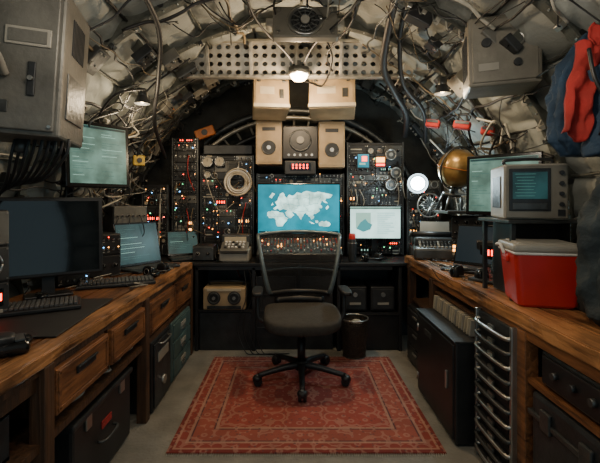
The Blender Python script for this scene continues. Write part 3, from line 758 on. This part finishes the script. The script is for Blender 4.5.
# ------------------------------------------------------------------ keyboards etc.
def keyboard(loc,rot,w=.44,d=.15,name='keyboard'):
    b=B(); b.box((0,0,.010),(w,d,.02),'black',.005); nx=18
    for j in range(5):
        for i in range(nx): b.box((-w/2+.015+(w-.03)*(i+.5)/nx,-d/2+.018+(d-.036)*(j+.5)/5,.026),((w-.03)/nx*.8,(d-.036)/5*.8,.012),'key',.002,seg=1)
    b.tube([(0,d/2,.01),(.05,d/2+.05,.006),(.12,d/2+.09,.006)],.003,'rubber'); return b.fin(name,loc,rot)
def mouse(loc,rz):
    b=B(); b.sup((0,0,.016),(.032,.055,.02),'blackg',.8,.9); b.cyl((0,-.0+.03,.034),.006,.008,'gun','X',10); b.tube([(0,.05,.01),(.02,.1,.005),(-.02,.17,.005)],.0025,'rubber'); b.fin('computer_mouse',loc,(0,0,rz))
LZ=.803
b=B(); b.box((0,0,.003),(.46,.62,.006),'rubber',.002); b.fin('desk_mat',(-1.20,1.88,LZ),(0,0,.08)); 
keyboard((-1.15,2.60,LZ),(0,0,.42),.46,.20)
keyboard((-1.28,1.98,LZ+.007),(0,0,.50),.40,.20)
mouse((-1.02,1.50,LZ),.3)
b=B(); b.box((0,0,.02),(.13,.2,.04),'blackg',.015); b.sup((0,-.02,.05),(.05,.08,.018),'dark',.5,.6); b.box((0,.07,.045),(.08,.03,.006),'gun'); b.fin('telephone',(-1.06,1.42,LZ),(0,0,-.9))
mouse((-1.40,2.22,LZ),.6); mouse((-1.0,2.88,LZ),-.2)
monitor('computer_monitor',(-1.40,2.28,1.14),(-.06,0,.62),.56,.45,'glass',deep=.05,sh=.11,bez=.022,mat='black')
monitor('wall_monitor',(-1.33,2.70,1.65),(-.05,0,.95),.44,.44,'greens',stand=False,deep=.06,content=c_text(4,22,cols=2),bez=.028)
b=B(); b.tube([(-1.36,2.77,1.66),(-1.5,2.85,1.68),(-1.60,2.9,1.65)],.02,'gun'); b.box((-1.59,2.9,1.65),(.04,.14,.14),'gun',.006); b.fin('monitor_arm')
def laptop(loc,rz,w=.36,scr='darks',content=None,tilt=.30,h=.25):
    b=B(); b.box((0,0,.010),(w,.24,.018),'dark',.006)
    for j in range(5):
        for i in range(14): b.box((-w*.44+w*.88*(i+.5)/14,-.03+.125*(j+.5)/5,.021),(w*.052,.019,.004),'key')
    b.box((0,-.075,.0195),(.09,.06,.002),'gun')
    b.T=Matrix.Translation((0,.12,.02))@Matrix.Rotation(-tilt,4,'X')
    b.box((0,0,h/2),(w,.010,h),'blackg',.004); b.box((0,-.006,h/2+.003),(w-.02,.002,h-.035),scr)
    if content:
        b.T=b.T@Matrix.Translation((0,0,h/2)); content(b,-.0075,w-.03,h-.05)
    b.fin('laptop',loc,(0,0,rz))
laptop((-1.14,3.18,LZ),1.0,.40,'lap',c_text(9,15,th=.10),tilt=.20,h=.35) 
laptop((-1.02,3.78,.79),.45,.30,'lap',c_text(3,10,th=.10))
laptop((1.25,2.72,.862),-.75,.42,'darks',h=.30)
laptop((1.25,2.34,.862),-1.0,.36,'darks')
ER=random.Random(31)
for (x,y,w,d,h,rz,z0) in [(-1.46,2.95,.26,.26,.30,.8,LZ),(-1.42,3.38,.28,.22,.5,.7,LZ),(-1.50,1.86,.2,.24,.50,1.1,LZ),(-1.48,2.62,.2,.2,.2,.8,LZ),(1.44,3.2,.26,.26,.36,-.8,.863),(1.46,2.86,.22,.2,.20,-.9,.863),(1.46,2.36,.20,.20,.34,-.95,.863)]:
    b=B(); b.box((0,0,h/2),(w,d,h),'black',.01); n=max(1,int(h/.13))
    for i in range(n): panel(b,0,h*(i+.5)/n,w*.94,h/n*.95,-d/2-.004,ER.choice(KINDS),ER)
    b.fin('radio_transmitter',(x,y,z0),(0,0,rz))
b=B(); b.box((0,0,.05),(.36,.32,.10),'gun',.02); b.box((0,.07,.13),(.34,.16,.08),'dark',.02); b.cyl((0,.10,.19),.025,.38,'black','X',18)
for sx in (-1,1): b.cyl((sx*.2,.10,.19),.028,.02,'gun','X',16)
for j in range(4):
    for i in range(10): b.cyl((-.13+i*.029,-.13+j*.03,.108+j*.01),.010,.012,'gun' if (i*j)%5 else 'ltgrey','Z',10)
b.box((0,.11,.25),(.24,.006,.10),'ltgrey',rot=(-.2,0,0)); b.fin('typewriter',(1.19,3.36,.863),(0,0,-.25))
b=B(); b.box((0,0,.07),(.28,.2,.14),'dark',.01); panel(b,0,.07,.27,.13,-.105,'knobs',random.Random(6),'gun'); b.box((0,0,.19),(.26,.2,.10),'gun',.01); panel(b,0,.19,.25,.09,-.105,'gauge',random.Random(6),'dark'); b.fin('radio_receiver',(1.22,3.72,.79),(0,0,-.2))
b=B(); b.torus((0,0,0),.11,.008,'steel'); b.torus((0,0,0),.06,.004,'steel')
for q in range(16): b.tube([(0,-.01,0),(.06*math.cos(q*pi/8),-.025,.06*math.sin(q*pi/8)),(.11*math.cos(q*pi/8),0,.11*math.sin(q*pi/8))],.0025,'steel',4)
for q in range(4):
    b.sup((.045*math.cos(q*pi/2),.0,.045*math.sin(q*pi/2)),(.045,.004,.028),'gun',1,1,12,8,rot=(.0,-q*pi/2,0))
b.cyl((0,.01,0),.03,.05,'dark','Y',16); b.tube([(0,.02,-.02),(0,.03,-.15),(0,.02,-.26)],.012,'dark'); b.cyl((0,.02,-.24),.08,.02,'dark','Z',20); b.fin('desk_fan',(1.26,3.72,1.30))
b=B(); b.lathe((0,0,0),[(.03,-.09),(.045,-.07),(.085,0),(.09,.005)],'dark'); b.sup((0,0,.0),(.060,.060,.03),'bulbc')
b.tube([(0,0,-.08),(.05,.1,-.14),(.10,.05,-.3)],.01,'dark') 
b.fin('work_lamp',(1.12,3.62,1.50),(pi/2+.05,0,-.25))
b=B(); b.sup((0,0,0),(.15,.15,.15),'brass',1,1,40,24); b.torus((0,0,0),.168,.008,'gun','Y',40,8,rot=(0,0,.4)); b.torus((0,0,0),.153,.004,'orange','Z',40,6); b.tube([(0,0,-.15),(0,0,-.2)],.02,'gun'); b.cyl((0,0,-.21),.07,.02,'gun','Z',20)
for q in range(3): b.tube([(.08*math.cos(q*2.1),.08*math.sin(q*2.1),-.22),(.11*math.cos(q*2.1),.11*math.sin(q*2.1),-.34)],.01,'gun')
b.fin('globe',(1.29,3.15,1.60),(.2,.15,0))
b=B(); b.box((1.36,3.17,1.255),(.40,.3,.02),'gun',.004); b.tube([(1.50,3.17,1.25),(1.56,3.17,1.1)],.012,'gun'); b.fin('wall_shelf')
monitor('wall_monitor',(1.36,2.60,1.45),(-.05,0,-.80),.46,.40,'greens',stand=False,deep=.05,content=c_text(12,18,cols=2),bez=.024)
b=B(); b.tube([(1.40,2.65,1.45),(1.5,2.75,1.48),(1.60,2.78,1.5)],.018,'gun'); b.box((1.59,2.78,1.5),(.03,.12,.12),'gun',.005); b.fin('monitor_arm')
b=B(); b.box((0,.12,0),(.28,.30,.27),'ltgrey',.010); b.box((0,-.035,0),(.265,.012,.255),'taupe',.004)
b.box((-.03,-.043,.01),(.18,.008,.205),'dark',.003); b.box((-.03,-.048,.03),(.150,.003,.13),'lap'); b.box((-.03,-.048,-.07),(.150,.004,.03),'gun',.002)
for i in range(8): b.box((-.05,-.0505,.085-.015*i),(.09-.01*(i%3),.001,.003),'textd')
for i in range(4): b.cyl((.105,-.046,.09-.05*i),.010,.016,'dark','Y',14)
b.box((.105,-.043,-.10),(.03,.006,.03),'dark'); b.tube([(-.1,.1,.135),(-.1,.1,.165),(.1,.1,.165),(.1,.1,.135)],.008,'dark',6)
for i in range(8): b.box((-.142,.04+i*.022,0),(.006,.01,.16),'dark')
b.fin('oscilloscope',(1.175,1.96,1.39),(0,0,-.26))
b=B(); b.box((1.22,2.08,1.245),(.38,.32,.018),'gun',.003)
b.box((1.25,2.12,1.05),(.30,.20,.37),'black',.01)
for sx,sy in ((1.06,1.94),(1.06,2.22),(1.39,1.94),(1.39,2.22)): b.box((sx,sy,1.05),(.02,.02,.39),'dark')
b.fin('equipment_stand')
b=B()
w0,w1,d0,d1,h=.122,.143,.11,.13,.24
def rr(w,d,z,r=.025,n=5):
    out=[]
    for (sx,sy,a0) in ((1,1,0),(-1,1,pi/2),(-1,-1,pi),(1,-1,3*pi/2)):
        for k in range(n+1):
            a=a0+pi/2*k/n; out.append((sx*(w-r)+r*math.cos(a),sy*(d-r)+r*math.sin(a),z))
    return out
rings=[rr(w0-.01,d0-.01,0),rr(w0,d0,.012),rr(w1,d1,h)]
n=len(rings[0]); allv=[p for r_ in rings for p in r_]; fs=[[j*n+i,j*n+(i+1)%n,(j+1)*n+(i+1)%n,(j+1)*n+i] for j in range(2) for i in range(n)]+[list(range(n))[::-1]]
b.raw(allv,fs,'red',False)
b.box((0,0,h+.006),(.292,.268,.014),'white',.006,seg=3); b.box((0,0,h+.028),(.30,.275,.038),'ltgrey',.014,seg=3); b.box((0,0,h+.048),(.24,.21,.010),'ltgrey',.004)
for sx in (-1,1): b.box((sx*.146,0,h-.03),(.016,.07,.03),'red',.006)
b.tube([(-.153,0,h-.01),(-.162,.03,h+.03),(-.155,.10,h+.02),(0,.155,h+.0),(.155,.10,h+.02),(.162,.03,h+.03),(.153,0,h-.01)],.007,'white')
b.fin('cooler_box',(1.165,1.90,.863),(0,0,-.22))

# ------------------------------------------------------------------ left overhead cabinet, right speaker box
b=B(); b.box((0,0,0),(.40,.36,.62),'grey',.012); f=-.18
b.box((0,f-.006,0),(.36,.014,.58),'grey',.006)
b.box((.07,f-.016,.09),(.17,.008,.075),'ltgrey',.004); b.box((.07,f-.022,.09),(.14,.004,.05),'grey')
b.box((.09,f-.016,-.08),(.030,.01,.14),'dark',.004); b.cyl((.09,f-.024,-.08),.010,.02,'steel','Y',12)
b.box((-.05,f-.014,-.2),(.12,.006,.05),'gun',.002)
for z in (.18,-.18): b.box((-.17,f-.012,z),(.03,.02,.08),'gun',.004)
for sx in (-1,1):
    for sz in (-1,1): b.cyl((sx*.165,f-.016,sz*.27),.007,.008,'steel','Y',8)
for i in range(9): b.box((.202,-.08+i*.02,.15),(.006,.008,.16),'dark')
b.box((.202,0,-.12),(.008,.24,.2),'gun',.004)
b.cyl((0,0,-.34),.03,.06,'gun','Z',14); b.cyl((.12,0,-.33),.02,.05,'gun','Z',12)
b.fin('electrical_cabinet',(-1.20,1.80,1.93),(0,.06,.24))
b=B(); b.tube([(-1.16,1.60,1.86),(-1.12,1.50,1.90),(-1.10,1.46,1.84),(-1.15,1.47,1.74),(-1.26,1.5,1.70)],.018,'ltgrey',10,True,12,corr=.12)
b.fin('flexible_conduit')
b=B()
for i in range(9):
    b.tube([(-1.24+i*.03,1.78,1.62),(-1.26+i*.03,1.78,1.54),(-1.33+i*.02,1.85,1.44),(-1.45,1.95,1.35+i*.01)],.007,'rubber' if i%2 else 'dark')
b.fin('cable_bundle')
b=B(); b.box((0,0,0),(.36,.28,.38),'taupe',.012); f=-.14; b.box((0,f-.004,0),(.32,.01,.34),'taupe',.005)
b.cyl((.06,f-.014,.04),.032,.02,'gun','Y',24); b.torus((.06,f-.022,.04),.03,.006,'steel'); b.cyl((-.09,f-.014,.04),.024,.02,'dark','Y',20); b.cyl((.06,f-.016,-.08),.02,.02,'dark','Y',16)
b.box((-.08,f-.01,-.09),(.10,.006,.04),'ltgrey')
for sx in (-1,1): b.box((sx*.14,0,.21),(.03,.2,.05),'gun',.004)
for i in range(7): b.box((-.182,-.09+i*.03,0),(.006,.012,.22),'dark')
b.fin('loudspeaker_box',(1.17,2.28,2.16),(.0,-.02,-.30))
for (x,y,z,w) in [(1.24,2.95,1.90,.12),(1.06,3.05,1.93,.10),(1.38,2.85,1.84,.09)]:
    b=B(); b.box((0,0,0),(w,.08,.06),'redcloth',.015,seg=3); b.box((0,-.042,.015),(w*.8,.006,.02),'dark'); b.tube([(-w*.3,0,.03),(-w*.3,.03,.08),(w*.3,.03,.08),(w*.3,0,.03)],.005,'dark'); b.fin('red_pouch',(x,y,z),(0,.2,-.5))
b=B(); b.box((0,0,0),(.10,.06,.09),'yellow',.01); b.cyl((0,-.035,0),.022,.02,'dark','Y',14); b.fin('yellow_valve_box',(-1.38,3.55,1.70),(0,0,.6))
b=B(); DR=random.Random(77)
for i in range(30):
    left=DR.random()<.5; z=(LZ if left else .864)+.006
    x=(-DR.uniform(.95,1.45)) if left else DR.uniform(1.03,1.4); y=DR.uniform(2.3,3.3) if not left else DR.uniform(2.2,3.3)
    pts=[(x,y,z)]
    for q in range(5):
        x+=DR.uniform(-.1,.1); y+=DR.uniform(-.02,.14)
        x=max(-1.5,min(-.93,x)) if left else max(1.02,min(1.5,x)); y=min(y,3.5); pts.append((x,y,z+DR.uniform(0,.015)))
    b.tube(pts,DR.choice([.003,.004,.005]),DR.choice(['rubber','rubber','rubber','wirew','wireb']),5)
b.fin('desk_cables')
b=B()
for q in range(4):
    x=-.45+q*.05
    b.tube([(x,3.58,.73),(x+.03,3.54,.5),(x-.05,3.52,.25),(x+.02,3.5,.03),(x+.10,3.48,.008),(x+.26,3.50,.008)],.004,'rubber' if q%2 else 'dark',5)
b.fin('trailing_cables')

# ------------------------------------------------------------------ cloth
def blob(b,levels,mat,folds=9,amp=.018,n=72,seed=0):
    vs=[];fs=[]; K=[]
    for i in range(len(levels)-1):
        for j in range(8):
            t=j/8; K.append([levels[i][q]*(1-t)+levels[i+1][q]*t for q in range(5)])
    K.append(levels[-1])
    for (x,y,z,rx,ry) in K:
        for i in range(n):
            t=2*pi*i/n
            rg=1-abs(noise.noise(Vector((math.cos(t)*2.6,math.sin(t)*2.6,z*9+seed*3))))
            d=1+amp/max(rx,.05)*math.sin(folds*t+5*noise.noise(Vector((z*6,seed,0))))+.18*noise.noise(Vector((math.cos(t)*1.6,math.sin(t)*1.6,z*6+seed)))+.22*(rg**5-.4)
            vs.append((x+rx*d*math.cos(t),y+ry*d*math.sin(t),z))
    for j in range(len(K)-1):
        for i in range(n):
            k=(i+1)%n; fs.append([j*n+i,j*n+k,(j+1)*n+k,(j+1)*n+i])
    fs.append(list(range(n))[::-1]); fs.append([(len(K)-1)*n+i for i in range(n)])
    b.raw(vs,fs,mat,True)
def sheet(b,fn,mat,nu=40,nv=30,th=.012):
    vs=[];fs=[]
    for s_ in (0,1):
        for j in range(nv+1):
            for i in range(nu+1):
                vs.append(Vector(fn(i/nu,j/nv))+Vector((0,th*s_,0)))
    o=(nu+1)*(nv+1)
    for j in range(nv):
        for i in range(nu):
            a=j*(nu+1)+i; fs.append([a,a+1,a+nu+2,a+nu+1]); fs.append([o+a,o+a+nu+1,o+a+nu+2,o+a+1])
    for j in range(nv):
        a=j*(nu+1); fs.append([a,a+nu+1,o+a+nu+1,o+a]); a+=nu; fs.append([a,o+a,o+a+nu+1,a+nu+1])
    for i in range(nu): fs.append([i,o+i,o+i+1,i+1]); a=nv*(nu+1)+i; fs.append([a,a+1,o+a+1,o+a])
    b.raw(vs,fs,mat,True)
b=B()
blob(b,[(1.27,1.72,1.54,.12,.06),(1.26,1.72,1.60,.155,.09),(1.27,1.72,1.75,.16,.10),(1.29,1.73,1.90,.14,.09),(1.31,1.74,2.02,.08,.06),(1.31,1.74,2.08,.03,.03)],'bluecloth',13,.016,seed=1)
def fl(x0,x1,z0,z1,y0,k,seed,bend=0):
    def f(u,v):
        x=x0+(x1-x0)*u+bend*v*v; z=z1+(z0-z1)*v
        return (x+.012*math.sin(v*7+seed),y0-.05*math.sin(pi*u)-.018*math.sin(k*u+seed+2*noise.noise(Vector((u*2,v*2.5,seed))))*(.4+v)+.02*noise.noise(Vector((u*5,v*6,seed))),z+.02*math.sin(u*6+seed))
    return f
sheet(b,fl(1.13,1.24,1.60,1.97,1.62,9,1,-.07),'redcloth')
sheet(b,fl(1.20,1.36,1.86,2.06,1.60,11,3,.02),'redcloth')
sheet(b,fl(1.17,1.31,1.54,1.88,1.58,15,5,.0),'bluecloth')
sheet(b,fl(1.28,1.38,1.66,1.90,1.57,10,8,.03),'redcloth')
sheet(b,fl(1.24,1.30,1.60,1.98,1.555,6,2,.03),'bluecloth')
b.tube([(1.15,1.56,1.94),(1.15,1.53,1.82),(1.19,1.52,1.70),(1.18,1.54,1.60)],.008,'black')
b.tube([(1.31,1.73,2.06),(1.32,1.75,2.12),(1.36,1.8,2.10)],.006,'steel'); b.fin('hanging_jacket')
b=B()
blob(b,[(1.32,1.55,.863,.13,.11),(1.32,1.55,.90,.17,.14),(1.33,1.55,1.1,.19,.15),(1.33,1.56,1.3,.17,.13),(1.33,1.57,1.44,.11,.09),(1.34,1.57,1.48,.03,.03)],'packcloth',7,.012,seed=12)
blob(b,[(1.23,1.42,.90,.06,.04),(1.23,1.42,.94,.10,.07),(1.23,1.42,1.08,.10,.07),(1.25,1.43,1.14,.05,.04)],'packcloth',6,.008,seed=15)
b.tube([(1.20,1.45,1.38),(1.15,1.42,1.25),(1.16,1.42,1.08),(1.18,1.44,.95)],.012,'black'); b.tube([(1.28,1.5,1.43),(1.32,1.45,1.48),(1.38,1.5,1.43)],.010,'black')
b.box((1.165,1.40,1.2),(.03,.02,.04),'steel',.004); b.fin('backpack')

# ------------------------------------------------------------------ lights
def light(name,kind,loc,e,col,size=.1,rot=(0,0,0),sy=None):
    l=bpy.data.lights.new(name,kind); l.energy=e; l.color=col
    if kind=='AREA':
        l.size=size
        if sy: l.shape='RECTANGLE'; l.size_y=sy
    else: l.shadow_soft_size=size
    o=bpy.data.objects.new(name,l); bpy.context.scene.collection.objects.link(o); o.location=loc; o.rotation_euler=rot
light('lamp_ceiling','POINT',(.04,3.10,2.24),33,(1,.72,.43),.05)
light('lamp_work','POINT',(1.09,3.48,1.50),12,(.72,.94,1),.05)
for i,(x,y,e) in enumerate([(-.45,1.25,15),(.45,1.25,15),(0,.1,8)]):  # added fill lamps, hung unseen above the view to brighten the interior
    z=2.28; zc=CZ+(B_-.05)*math.sqrt(1-(x/A_)**2)
    b=B(); b.tube([(0,0,.05),(0,0,zc-z)],.007,'rubber',6,False); b.cyl((0,0,.06),.035,.05,'gun','Z',16); b.sup((0,0,0),(.05,.05,.05),'cream')
    b.torus((0,0,0),.056,.003,'gun','Y'); b.torus((0,0,0),.056,.003,'gun','X'); b.fin('fill_lamp_fixture',(x,y,z))
    light('lamp_fill_unseen','POINT',(x,y,z-.12),e,(1,.86,.68),.09)
for i,(x,y,z,e) in enumerate([(-1.12,2.95,2.08,10),(1.02,2.75,2.10,9)]):
    b=B(); b.cyl((0,0,.05),.03,.08,'gun','Z',14); b.lathe((0,0,0),[(.03,.04),(.05,.0),(.055,-.02)],'dark'); b.sup((0,0,.008),(.020,.020,.024),'cream')
    s=1 if x>0 else -1; b.tube([(0,0,.08),(s*.08,0,.12),(s*.16,0,.10)],.008,'gun'); b.fin('bulkhead_lamp',(x,y,z))
    light('lamp_bulkhead','POINT',(x,y,z-.06),e,(1,.78,.50),.05)
w=bpy.data.worlds.new('w'); bpy.context.scene.world=w; w.use_nodes=True
bg=w.node_tree.nodes['Background']; bg.inputs[0].default_value=(.50,.70,.78,1); bg.inputs[1].default_value=.6
# ------------------------------------------------------------------ camera
c=bpy.data.cameras.new('camera'); c.lens=24; c.sensor_width=36; c.shift_x=.01; c.shift_y=-.0525; c.clip_start=.05
o=bpy.data.objects.new('camera',c); bpy.context.scene.collection.objects.link(o); o.location=(0,0,1.35); o.rotation_euler=(pi/2,0,0)
bpy.context.scene.camera=o
